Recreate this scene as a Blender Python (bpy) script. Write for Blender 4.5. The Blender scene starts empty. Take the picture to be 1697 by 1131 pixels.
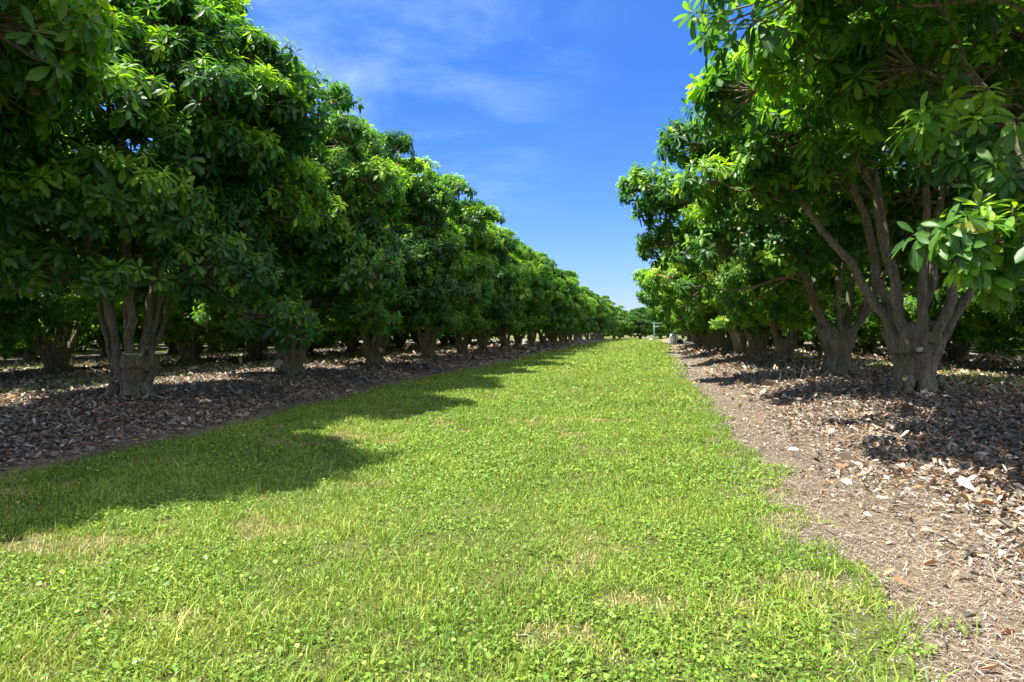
import bpy, math, random
import numpy as np
R = math.radians
rng = np.random.default_rng(7)
scene = bpy.context.scene
COL = scene.collection

# ------------------------------------------------------------------ helpers
def link(o, parent=None):
    COL.objects.link(o)
    if parent is not None:
        o.parent = parent
    return o

def np_mesh(name, V, quads=None, tris=None, tint=None, smooth=True):
    """fast mesh from numpy arrays"""
    me = bpy.data.meshes.new(name)
    V = np.asarray(V, dtype=np.float32)
    q = np.zeros((0, 4), np.int32) if quads is None else np.asarray(quads, np.int32).reshape(-1, 4)
    t = np.zeros((0, 3), np.int32) if tris is None else np.asarray(tris, np.int32).reshape(-1, 3)
    nq, nt = len(q), len(t)
    me.vertices.add(len(V))
    me.vertices.foreach_set('co', V.ravel())
    me.loops.add(nq * 4 + nt * 3)
    me.loops.foreach_set('vertex_index', np.concatenate([q.ravel(), t.ravel()]))
    me.polygons.add(nq + nt)
    ls = np.concatenate([np.arange(nq) * 4, nq * 4 + np.arange(nt) * 3]).astype(np.int32)
    me.polygons.foreach_set('loop_start', ls)
    try:
        lt = np.concatenate([np.full(nq, 4), np.full(nt, 3)]).astype(np.int32)
        me.polygons.foreach_set('loop_total', lt)
    except Exception:
        pass
    me.update(calc_edges=True)
    me.polygons.foreach_set('use_smooth', np.full(nq + nt, smooth, dtype=bool))
    if tint is not None:
        a = me.attributes.new('tint', 'FLOAT_COLOR', 'POINT')
        c = np.ones((len(V), 4), np.float32)
        c[:, :tint.shape[1]] = tint
        a.data.foreach_set('color', c.ravel())
    me.validate()
    return me

def mesh_obj(name, me, mat=None, parent=None):
    if mat is not None:
        me.materials.clear()
        me.materials.append(mat)
    return link(bpy.data.objects.new(name, me), parent)

def tag(o, label=None, cat=None, group=None, kind=None):
    if label: o['label'] = label
    if cat: o['category'] = cat
    if group: o['group'] = group
    if kind: o['kind'] = kind
    return o

class MB:
    """collects pieces (verts, quads, tris) into one mesh"""
    def __init__(s): s.V = []; s.Q = []; s.T = []; s.C = []; s.n = 0
    def add(s, V, Q=None, T=None, C=None):
        V = np.asarray(V, float)
        s.V.append(V)
        if Q is not None and len(Q): s.Q.append(np.asarray(Q) + s.n)
        if T is not None and len(T): s.T.append(np.asarray(T) + s.n)
        s.C.append(np.tile([0.5, 0.5, 0.5], (len(V), 1)) if C is None else C)
        s.n += len(V)
    def mesh(s, name, smooth=True):
        return np_mesh(name, np.concatenate(s.V), np.concatenate(s.Q) if s.Q else None,
                       np.concatenate(s.T) if s.T else None, np.concatenate(s.C), smooth)
    def box(s, c, d, rz=0):
        x, y, z = np.array(d) / 2
        v = np.array([[i, j, k] for i in (-x, x) for j in (-y, y) for k in (-z, z)])
        ca, sa = math.cos(rz), math.sin(rz)
        v = np.stack([v[:, 0] * ca - v[:, 1] * sa, v[:, 0] * sa + v[:, 1] * ca, v[:, 2]], 1) + np.array(c)
        s.add(v, [[0, 1, 3, 2], [4, 6, 7, 5], [0, 4, 5, 1], [2, 3, 7, 6], [0, 2, 6, 4], [1, 5, 7, 3]])
    def tube(s, P, r, n=8, wob=0.0, cap=True, seed=0):
        P = np.asarray(P, float); r = np.broadcast_to(np.asarray(r, float), (len(P),))
        T = np.gradient(P, axis=0); T /= np.linalg.norm(T, axis=1)[:, None] + 1e-9
        ref = np.array([0.31, 0.87, 0.23]); ref /= np.linalg.norm(ref)
        A = np.cross(T, ref); A /= np.linalg.norm(A, axis=1)[:, None] + 1e-9
        B = np.cross(T, A)
        ph = np.arange(n) / n * 2 * np.pi
        rr = r[:, None] * np.ones((1, n))
        if wob:
            g = np.random.default_rng(seed)
            rr = rr * (1 + wob * (g.random((len(P), n)) - 0.5) + wob * np.sin(2 * ph + g.random() * 6)[None, :])
        V = P[:, None, :] + rr[..., None] * (np.cos(ph)[None, :, None] * A[:, None, :] + np.sin(ph)[None, :, None] * B[:, None, :])
        k = len(P)
        i = np.arange(k - 1)[:, None] * n + np.arange(n)[None, :]
        j = np.arange(k - 1)[:, None] * n + (np.arange(n)[None, :] + 1) % n
        Q = np.stack([i, j, j + n, i + n], -1).reshape(-1, 4)
        V = V.reshape(-1, 3); Tn = None
        if cap:
            V = np.concatenate([V, P[-1:]])
            m = (k - 1) * n
            Tn = np.stack([m + np.arange(n), m + (np.arange(n) + 1) % n, np.full(n, len(V) - 1)], 1)
        s.add(V, Q, Tn)
    def lathe(s, prof, n=20, c=(0, 0, 0)):
        prof = np.asarray(prof, float); ph = np.arange(n) / n * 2 * np.pi
        V = np.stack([prof[:, 0, None] * np.cos(ph), prof[:, 0, None] * np.sin(ph), prof[:, 1, None] * np.ones(n)], -1)
        k = len(prof)
        i = np.arange(k - 1)[:, None] * n + np.arange(n)[None, :]
        j = np.arange(k - 1)[:, None] * n + (np.arange(n)[None, :] + 1) % n
        s.add(V.reshape(-1, 3) + np.array(c), np.stack([i, j, j + n, i + n], -1).reshape(-1, 4))

def smooth01(a, b, x):
    t = np.clip((x - a) / (b - a), 0, 1)
    return t * t * (3 - 2 * t)

def vnoise(x, y, scale, seed=0):
    """smooth value noise, 0..1"""
    g = np.random.default_rng(seed); N = 256
    tab = g.random((N, N))
    x = np.asarray(x) / scale + 1000.37; y = np.asarray(y) / scale + 1000.71
    xi = np.floor(x).astype(int); yi = np.floor(y).astype(int)
    fx = x - xi; fy = y - yi
    fx = fx * fx * (3 - 2 * fx); fy = fy * fy * (3 - 2 * fy)
    a = tab[xi % N, yi % N]; b = tab[(xi + 1) % N, yi % N]
    c = tab[xi % N, (yi + 1) % N]; d = tab[(xi + 1) % N, (yi + 1) % N]
    return (a * (1 - fx) + b * fx) * (1 - fy) + (c * (1 - fx) + d * fx) * fy

# ------------------------------------------------------------------ materials
def new_mat(name):
    m = bpy.data.materials.new(name); m.use_nodes = True
    nt = m.node_tree
    for n in list(nt.nodes): nt.nodes.remove(n)
    out = nt.nodes.new('ShaderNodeOutputMaterial')
    return m, nt, out

def N(nt, typ, **kw):
    n = nt.nodes.new(typ)
    for k, v in kw.items():
        if k == 'inp':
            for a, b in v.items(): n.inputs[a].default_value = b
        else:
            setattr(n, k, v)
    return n

def ramp(nt, fac, stops):
    r = N(nt, 'ShaderNodeValToRGB')
    el = r.color_ramp.elements
    while len(el) > 1: el.remove(el[-1])
    el[0].position = stops[0][0]; el[0].color = (*stops[0][1], 1)
    for p, c in stops[1:]:
        e = el.new(p); e.color = (*c, 1)
    if fac is not None: nt.links.new(fac, r.inputs[0])
    return r.outputs[0]

def leaf_material(name, stops, rough=0.36, trans=0.35, tr_tint=(1.5, 1.7, 0.5), spec=0.5, objvar=0.25, rib=False):
    m, nt, out = new_mat(name); L = nt.links.new
    at = N(nt, 'ShaderNodeAttribute', attribute_name='tint')
    sep = N(nt, 'ShaderNodeSeparateColor'); L(at.outputs['Color'], sep.inputs[0])
    oi = N(nt, 'ShaderNodeObjectInfo')
    ma = N(nt, 'ShaderNodeMath', operation='MULTIPLY_ADD'); L(oi.outputs['Random'], ma.inputs[0])
    ma.inputs[1].default_value = objvar; ma.inputs[2].default_value = -objvar / 2
    ad = N(nt, 'ShaderNodeMath', operation='ADD', use_clamp=True); L(ma.outputs[0], ad.inputs[0]); L(sep.outputs[0], ad.inputs[1])
    col = ramp(nt, ad.outputs[0], stops)
    br = N(nt, 'ShaderNodeMath', operation='MULTIPLY_ADD'); L(sep.outputs[1], br.inputs[0])
    br.inputs[1].default_value = 0.8; br.inputs[2].default_value = 0.6
    mul = N(nt, 'ShaderNodeVectorMath', operation='SCALE'); L(col, mul.inputs[0]); L(br.outputs[0], mul.inputs['Scale'])
    if rib:
        mr = N(nt, 'ShaderNodeMapRange', inp={'From Min': .84, 'From Max': .94, 'To Min': 0.0, 'To Max': .55}); L(sep.outputs[2], mr.inputs[0])
        rm_ = N(nt, 'ShaderNodeMix', data_type='RGBA'); L(mr.outputs[0], rm_.inputs[0]); L(mul.outputs[0], rm_.inputs[6]); rm_.inputs[7].default_value = (.16, .26, .07, 1)
        base = rm_.outputs[2]
    else: base = mul.outputs[0]
    p = N(nt, 'ShaderNodeBsdfPrincipled'); L(base, p.inputs['Base Color'])
    p.inputs['Roughness'].default_value = rough
    p.inputs['Specular IOR Level'].default_value = spec
    t = N(nt, 'ShaderNodeBsdfTranslucent')
    tm = N(nt, 'ShaderNodeVectorMath', operation='MULTIPLY'); L(mul.outputs[0], tm.inputs[0]); tm.inputs[1].default_value = tr_tint
    L(tm.outputs[0], t.inputs['Color'])
    mx = N(nt, 'ShaderNodeMixShader'); mx.inputs[0].default_value = trans
    L(p.outputs[0], mx.inputs[1]); L(t.outputs[0], mx.inputs[2]); L(mx.outputs[0], out.inputs[0])
    return m

M = {}
M['leaf'] = leaf_material('sapote_leaf', [(0, (0.020, 0.070, 0.018)), (0.28, (0.058, 0.155, 0.024)), (0.55, (0.155, 0.285, 0.028)), (0.88, (0.26, 0.40, 0.032)), (0.93, (0.36, 0.33, 0.05)), (1, (0.30, 0.17, 0.06))],
                          rough=0.42, trans=0.48, tr_tint=(2.3, 2.35, 0.45), spec=0.38, rib=True)
M['grass'] = leaf_material('grass_blade', [(0, (0.07, 0.185, 0.02)), (0.4, (0.205, 0.31, 0.036)), (0.72, (0.36, 0.415, 0.07)), (0.86, (0.46, 0.40, 0.16)), (1, (0.48, 0.34, 0.18))],
                           rough=0.5, trans=0.30, tr_tint=(1.15, 1.15, 0.7), spec=0.35, objvar=0)
M['litter'] = leaf_material('dry_leaf', [(0, (0.08, 0.066, 0.053)), (0.35, (0.25, 0.21, 0.17)), (0.7, (0.52, 0.455, 0.37)), (0.85, (0.42, 0.26, 0.15)), (1, (0.30, 0.15, 0.075))],
                            rough=0.6, trans=0.12, tr_tint=(1.1, 0.9, 0.6), spec=0.3, objvar=0)

def bark_material():
    m, nt, out = new_mat('bark'); L = nt.links.new
    tc = N(nt, 'ShaderNodeTexCoord')
    mp = N(nt, 'ShaderNodeMapping'); mp.inputs['Scale'].default_value = (1, 1, 0.28); L(tc.outputs['Object'], mp.inputs[0])
    n1 = N(nt, 'ShaderNodeTexNoise', inp={'Scale': 9.0, 'Detail': 8.0, 'Roughness': 0.65}); L(mp.outputs[0], n1.inputs[0])
    n2 = N(nt, 'ShaderNodeTexNoise', inp={'Scale': 2.6, 'Detail': 4.0}); L(tc.outputs['Object'], n2.inputs[0])
    n3 = N(nt, 'ShaderNodeTexNoise', inp={'Scale': 34.0, 'Detail': 6.0, 'Roughness': 0.7}); L(mp.outputs[0], n3.inputs[0])
    c1 = ramp(nt, n1.outputs[0], [(0.30, (0.06, 0.047, 0.034)), (0.46, (0.19, 0.155, 0.112)), (0.66, (0.36, 0.31, 0.23))])
    c2 = ramp(nt, n2.outputs[0], [(0.34, (0.21, 0.105, 0.055)), (0.46, (0.15, 0.13, 0.09)), (0.6, (0.12, 0.14, 0.065))])
    mx = N(nt, 'ShaderNodeMix', data_type='RGBA'); mx.inputs[0].default_value = 0.5
    L(c1, mx.inputs[6]); L(c2, mx.inputs[7])
    p = N(nt, 'ShaderNodeBsdfPrincipled', inp={'Roughness': 0.85, 'Specular IOR Level': 0.25}); L(mx.outputs[2], p.inputs['Base Color'])
    vo = N(nt, 'ShaderNodeTexVoronoi', feature='DISTANCE_TO_EDGE', inp={'Scale': 17.0}); 
    wv = N(nt, 'ShaderNodeVectorMath', operation='ADD'); L(mp.outputs[0], wv.inputs[0])
    ns = N(nt, 'ShaderNodeVectorMath', operation='SCALE'); L(n2.outputs['Color'], ns.inputs[0]); ns.inputs['Scale'].default_value = .25; L(ns.outputs[0], wv.inputs[1]); L(wv.outputs[0], vo.inputs[0])
    ck = N(nt, 'ShaderNodeMapRange', inp={'From Min': 0.0, 'From Max': .09, 'To Min': .80, 'To Max': 1.12}); L(vo.outputs[0], ck.inputs[0])
    cm_ = N(nt, 'ShaderNodeVectorMath', operation='SCALE'); L(mx.outputs[2], cm_.inputs[0]); L(ck.outputs[0], cm_.inputs['Scale']); L(cm_.outputs[0], p.inputs['Base Color'])
    n1b = N(nt, 'ShaderNodeMath', operation='ADD'); L(n1.outputs[0], n1b.inputs[0]); L(ck.outputs[0], n1b.inputs[1])
    am = N(nt, 'ShaderNodeMath', operation='MULTIPLY_ADD'); L(n3.outputs[0], am.inputs[0]); am.inputs[1].default_value = 0.5; L(n1b.outputs[0], am.inputs[2])
    b = N(nt, 'ShaderNodeBump', inp={'Strength': 0.9, 'Distance': 0.05}); L(am.outputs[0], b.inputs['Height']); L(b.outputs[0], p.inputs['Normal'])
    L(p.outputs[0], out.inputs[0])
    return m
M['bark'] = bark_material()

def ground_material(name, stops, scale, bump=0.03, big=0.5, stops_big=None, fine=60):
    m, nt, out = new_mat(name); L = nt.links.new
    tc = N(nt, 'ShaderNodeTexCoord')
    n1 = N(nt, 'ShaderNodeTexNoise', inp={'Scale': scale, 'Detail': 10.0, 'Roughness': 0.72}); L(tc.outputs['Object'], n1.inputs[0])
    n2 = N(nt, 'ShaderNodeTexNoise', inp={'Scale': 0.7, 'Detail': 5.0}); L(tc.outputs['Object'], n2.inputs[0])
    n3 = N(nt, 'ShaderNodeTexVoronoi', inp={'Scale': fine}); L(tc.outputs['Object'], n3.inputs[0])
    c1 = ramp(nt, n1.outputs[0], stops)
    c2 = ramp(nt, n2.outputs[0], stops_big or [(0.3, (0.8, 0.8, 0.8)), (0.7, (1.15, 1.15, 1.15))])
    mu = N(nt, 'ShaderNodeVectorMath', operation='MULTIPLY'); L(c1, mu.inputs[0]); L(c2, mu.inputs[1])
    c3 = N(nt, 'ShaderNodeMix', data_type='RGBA', blend_type='MULTIPLY'); c3.inputs[0].default_value = 0.35
    L(mu.outputs[0], c3.inputs[6]); L(n3.outputs['Color'], c3.inputs[7])
    hs = N(nt, 'ShaderNodeHueSaturation', inp={'Saturation': 1.0, 'Value': 1.15}); L(c3.outputs[2], hs.inputs['Color'])
    p = N(nt, 'ShaderNodeBsdfPrincipled', inp={'Roughness': 0.9, 'Specular IOR Level': 0.2}); L(mu.outputs[0], p.inputs['Base Color'])
    ad = N(nt, 'ShaderNodeMath', operation='ADD'); L(n1.outputs[0], ad.inputs[0]); L(n3.outputs['Distance'], ad.inputs[1])
    b = N(nt, 'ShaderNodeBump', inp={'Strength': 0.9, 'Distance': bump}); L(ad.outputs[0], b.inputs['Height']); L(b.outputs[0], p.inputs['Normal'])
    L(p.outputs[0], out.inputs[0])
    return m
M['mulch'] = ground_material('mulch_soil', [(0.3, (0.085, 0.068, 0.054)), (0.48, (0.23, 0.195, 0.155)), (0.6, (0.36, 0.30, 0.24)), (0.75, (0.50, 0.42, 0.33))], 14, 0.05)
M['path'] = ground_material('path_chaff', [(0.32, (0.10, 0.068, 0.043)), (0.47, (0.24, 0.175, 0.112)), (0.58, (0.35, 0.265, 0.175)), (0.72, (0.50, 0.41, 0.29))], 24, 0.035, fine=90, stops_big=[(0.3, (.72, .74, .72)), (.7, (1.15, 1.13, 1.1))])
M['lawn'] = ground_material('lawn_thatch', [(0.3, (0.06, 0.06, 0.022)), (0.5, (0.13, 0.15, 0.035)), (0.7, (0.26, 0.24, 0.08))], 22, 0.04,
                            stops_big=[(0.3, (0.9, 1.0, 0.8)), (0.7, (1.1, 1.05, 1.1))])

def plain(name, col, rough=0.6, var=0.15, scale=6, metal=0):
    m, nt, out = new_mat(name); L = nt.links.new
    tc = N(nt, 'ShaderNodeTexCoord')
    n1 = N(nt, 'ShaderNodeTexNoise', inp={'Scale': scale, 'Detail': 6.0, 'Roughness': 0.6}); L(tc.outputs['Object'], n1.inputs[0])
    c = ramp(nt, n1.outputs[0], [(0.25, tuple(x * (1 - var) for x in col)), (0.75, tuple(min(1, x * (1 + var)) for x in col))])
    p = N(nt, 'ShaderNodeBsdfPrincipled', inp={'Roughness': rough, 'Metallic': metal}); L(c, p.inputs['Base Color']); L(p.outputs[0], out.inputs[0])
    return m
M['cut'] = plain('sawn_wood', (0.42, 0.36, 0.27), 0.85, 0.45, 20)
M['white'] = plain('white_plastic', (0.78, 0.77, 0.74), 0.5)
M['dark'] = plain('dark_metal', (0.04, 0.04, 0.045), 0.6)
M['greenpaint'] = plain('green_paint', (0.10, 0.19, 0.13), 0.5)
M['greenpale'] = plain('pale_green_paint', (0.17, 0.27, 0.19), 0.5)
M['straw'] = plain('dry_stalk', (0.50, 0.42, 0.26), 0.8)
M['concrete'] = plain('pale_concrete', (0.5, 0.47, 0.42), 0.85)

# ------------------------------------------------------------------ terrain
L_ROW, L_ROW2, L_ROW3, L_ROW4 = -9.4, -19.0, -29.0, -39.0
R_ROW, R_ROW2, R_ROW3, R_ROW4 = 5.2, 14.2, 24.0, 34.0
R1Y = [8.2, 14.0, 19.4, 25.7, 31.4, 37.1, 42.5]
while R1Y[-1] < 98: R1Y.append(R1Y[-1] + 5.75)
L1Y = [5.0, 11.4, 17.4, 23.6, 30.0, 36.6]
while L1Y[-1] < 138: L1Y.append(L1Y[-1] + 6.1)

def left_edge(Y): return -6.6 + 0.25 * np.sin(Y * 0.23) + 0.12 * np.sin(Y * 1.3 + 1) + 1.3 * smooth01(90, 145, Y)
def right_edge(Y): return 1.4 - 0.12 * np.sin(Y * 0.31) + 0.08 * np.sin(Y * 1.7) + 0.6 * smooth01(14, 32, Y) + 2.0 * smooth01(30, 95, Y)

def zt(X, Y):
    X = np.asarray(X, float); Y = np.asarray(Y, float)
    re = right_edge(Y); le = left_edge(Y)
    r = smooth01(0.2, 3.4, X - re) * 0.28
    r = r - 0.16 * smooth01(R_ROW + 1.5, R_ROW + 4, X)
    l = smooth01(0.2, 2.4, le - X) * 0.28
    l = l - 0.14 * smooth01(1.5, 4, L_ROW - X)
    z = r + l
    for y in R1Y[:8]:
        z = z + 0.10 * np.exp(-(((X - R_ROW) / 1.3) ** 2 + ((Y - y) / 1.5) ** 2))
    inm = np.clip(smooth01(0.2, 2, X - re) + smooth01(0.2, 2, le - X), 0, 1)
    z = z + inm * 0.10 * (vnoise(X, Y, 1.1, 3) - 0.5) + inm * 0.05 * (vnoise(X, Y, 0.45, 4) - 0.5)
    z = z * (1 - smooth01(142, 150, Y))
    return z

def grid_sheet(name, xs, ys, zf, mat):
    X, Y = np.meshgrid(xs, ys)
    V = np.stack([X, Y, zf(X, Y)], -1).reshape(-1, 3)
    n, k = len(xs), len(ys)
    i = np.arange(k - 1)[:, None] * n + np.arange(n - 1)[None, :]
    Q = np.stack([i, i + 1, i + n + 1, i + n], -1).reshape(-1, 4)
    return mesh_obj(name, np_mesh(name, V, Q), mat)

xs = np.unique(np.concatenate([np.linspace(-900, -60, 30), np.linspace(-60, -20, 80), np.linspace(-20, 22, 240), np.linspace(22, 60, 60), np.linspace(60, 900, 30)]))
ys = np.unique(np.concatenate([np.linspace(-200, -6, 12), np.linspace(-6, 30, 200), np.linspace(30, 150, 200), np.linspace(150, 1500, 40)]))
g = grid_sheet('ground', xs, ys, lambda X, Y: zt(X, Y) - 0.02, M['mulch']); tag(g, kind='structure')

def strip(name, e0, e1, ys, nx, zf, mat):
    t = np.linspace(0, 1, nx)[None, :]
    Y = np.repeat(ys[:, None], nx, 1)
    X = e0(Y) * (1 - t) + e1(Y) * t
    V = np.stack([X, Y, zf(X, Y)], -1).reshape(-1, 3)
    i = np.arange(len(ys) - 1)[:, None] * nx + np.arange(nx - 1)[None, :]
    Q = np.stack([i, i + 1, i + nx + 1, i + nx], -1).reshape(-1, 4)
    o = mesh_obj(name, np_mesh(name, V, Q), mat); tag(o, kind='structure'); return o
ysl = np.concatenate([np.arange(-6, 40, 0.12), np.arange(40, 149, 0.6)])
jag = lambda Y, s, a: a * (vnoise(Y, Y * 0 + s, 0.5, 11) - 0.5)
strip('lawn', lambda Y: left_edge(Y) + jag(Y, 1, 0.4), lambda Y: right_edge(Y) + jag(Y, 2, 0.4), ysl, 60,
      lambda X, Y: 0.03 * (vnoise(X, Y, 1.6, 5) - 0.5) + 0.012, M['lawn'])
strip('path', lambda Y: right_edge(Y) - 0.5, lambda Y: right_edge(Y) + 1.7 + jag(Y, 5, 0.9), ysl, 24,
      lambda X, Y: zt(X, Y) + 0.001, M['path'])
strip('dirt_verge', lambda Y: left_edge(Y) - 0.75 + jag(Y, 7, 0.5), lambda Y: left_edge(Y) + 0.4, ysl, 12,
      lambda X, Y: zt(X, Y) + 0.001, M['path'])
for nm, (x0, x1, y0, y1) in {'a': (-15.9, -12.4, 10, 146), 'b': (-25.8, -22.4, 16, 146), 'c': (-36, -32.2, 22, 146), 'd': (-46.3, -42.4, 30, 146), 'e': (-57, -52.6, 30, 146), 'f': (-200, -74, 30, 146),
                             'g': (8.3, 11.0, 8, 146), 'h': (17.6, 20.6, 20, 146), 'i': (27.4, 30.6, 30, 146), 'j': (38, 160, 40, 146)}.items():
    strip('grass_alley', lambda Y: x0 + jag(Y, 1, 1.2), lambda Y: x1 + jag(Y, 2, 1.2), np.arange(y0, y1, .35 if y0 < 20 else .8), 12, lambda X, Y: zt(X, Y) + .03, M['lawn'])
# the far meadow beyond the end of the lane
xs2 = np.linspace(-800, 900, 60); ys2 = np.linspace(151, 1500, 60)
f = grid_sheet('meadow', xs2, ys2, lambda X, Y: 0 * X + 0.02, M['lawn']); tag(f, kind='structure')

# ------------------------------------------------------------------ camera
F_PX, TH, PITCH, EYE = 1131.0, R(10.35), R(0.73), 1.5
cam_d = bpy.data.cameras.new('camera'); cam = link(bpy.data.objects.new('camera', cam_d))
cam_d.sensor_width = 36.0; cam_d.lens = 36.0 * F_PX / 1697.0
cam_d.clip_end = 4000; cam_d.clip_start = 0.05
cam.location = (0, 0, EYE); cam.rotation_euler = (R(90) - PITCH, 0, TH)
scene.camera = cam

# ------------------------------------------------------------------ leaves
LEAF = np.array([[0, 0, 0], [.42, .30, .02], [.42, 0, -.035], [.42, -.30, .02], [.78, .34, .025], [.78, 0, -.03], [.78, -.34, .025], [1, 0, 0]], float)
LEAF[:, 1] *= 0.62
LQ = np.array([[1, 2, 5, 4], [2, 3, 6, 5]]); LT = np.array([[0, 2, 1], [0, 3, 2], [4, 5, 7], [5, 6, 7]])

def leaf_template(xs, ws):
    v = [[0, 0, 0]]
    for x, w in zip(xs, ws):
        e = 0.02 + 0.015 * math.sin(x * 9)
        v += [[x, w, e], [x, 0, -.035 * math.sin(x * 3.1)], [x, -w, e]]
    v.append([1, 0, 0.01]); k = len(xs)
    q = []; t = [[0, 2, 1], [0, 3, 2]]
    for i in range(k - 1):
        a = 1 + 3 * i
        q += [[a, a + 1, a + 4, a + 3], [a + 1, a + 2, a + 5, a + 4]]
    a = 1 + 3 * (k - 1); t += [[a, a + 1, a + 3], [a + 1, a + 2, a + 3]]
    return np.array(v, float), np.array(q), np.array(t)
FINE = leaf_template([.07, .25, .48, .70, .88], [.035, .105, .175, .20, .14])
def unit(v): return v / (np.linalg.norm(v, axis=-1, keepdims=True) + 1e-9)

def leaves_geo(P, D, Nn, Ln, tint, droop, wid=None, tmpl=LEAF, curl=None, fq=None, ft=None, mid=False):
    """P base, D direction, Nn normal hint, Ln length; droop = curvature"""
    D = unit(D); S = unit(np.cross(Nn, D)); U = np.cross(D, S)
    n = len(P)
    x = tmpl[None, :, 0] * Ln[:, None]
    y = tmpl[None, :, 1] * (Ln if wid is None else wid)[:, None]
    z = tmpl[None, :, 2] * Ln[:, None] - droop[:, None] * tmpl[None, :, 0] ** 2 * Ln[:, None]
    if curl is not None: z = z + curl[:, None] * (tmpl[None, :, 1] ** 2) * Ln[:, None] * 8
    V = P[:, None] + x[..., None] * D[:, None] + y[..., None] * S[:, None] + z[..., None] * U[:, None]
    k = tmpl.shape[0]; off = (np.arange(n) * k)[:, None, None]
    Q = ((LQ if fq is None else fq)[None] + off).reshape(-1, 4); T = ((LT if ft is None else ft)[None] + off).reshape(-1, 3)
    C = np.repeat(tint, k, axis=0)
    if mid: C[:, 2] = np.tile((np.abs(tmpl[:, 1]) < 1e-6).astype(float), n)
    return V.reshape(-1, 3), Q, T, C

def rosettes_geo(C0, A, young, g, leaf_len=0.25, nl=(11, 16), fine=False):
    """whorls of leaves at the points C0 along the shoot axes A"""
    n = len(C0); cnt = g.integers(nl[0], nl[1] + 1, n)
    idx = np.repeat(np.arange(n), cnt)
    k = np.concatenate([np.arange(c) for c in cnt]); frac = (k + 0.5) / cnt[idx]
    a = unit(A)[idx]
    ref = np.tile([0.3, 0.2, 0.93], (len(idx), 1)) + 0.01
    u = unit(np.cross(a, ref)); v = np.cross(a, u)
    ph = k * 2.4 + g.random(n)[idx] * 6.28 + g.normal(0, .25, len(idx))
    rad = np.cos(ph)[:, None] * u + np.sin(ph)[:, None] * v
    phi = np.radians(98 - 62 * frac + g.normal(0, 9, len(idx)))
    d = np.cos(phi)[:, None] * a + np.sin(phi)[:, None] * rad
    d[:, 2] -= 0.12 + g.uniform(.35, 1.25, n)[idx] * (1 - frac) * g.uniform(.3, 1, len(idx))
    d = unit(d)
    nn = a + 0.25 * g.normal(0, 1, a.shape) + np.array([0, 0, 0.55])
    ln = leaf_len * (1.08 - 0.5 * frac ** 2) * g.uniform(.78, 1.18, len(idx))
    P = C0[idx] - a * (0.10 * (1 - frac))[:, None] + rad * 0.02
    tone = np.clip(0.22 + 0.14 * g.normal(0, 1, n)[idx] + young[idx] * (0.30 + 0.45 * frac) + 0.10 * (frac - .5), 0, .86)
    tone = np.where(g.random(len(idx)) < .010, g.uniform(.93, 1.0, len(idx)), tone)
    tint = np.stack([tone, np.clip(g.normal(0.5, .2, len(idx)), 0, 1), frac], 1)
    dr = (g.uniform(.05, .55, n)[idx] + 0.25 * g.random(len(idx)))
    ln = ln * g.uniform(.72, 1.22, n)[idx]
    if fine: return leaves_geo(P, d, nn, ln, tint, dr, tmpl=FINE[0], fq=FINE[1], ft=FINE[2], mid=True)
    return leaves_geo(P, d, nn, ln, tint, dr, mid=True)

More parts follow.
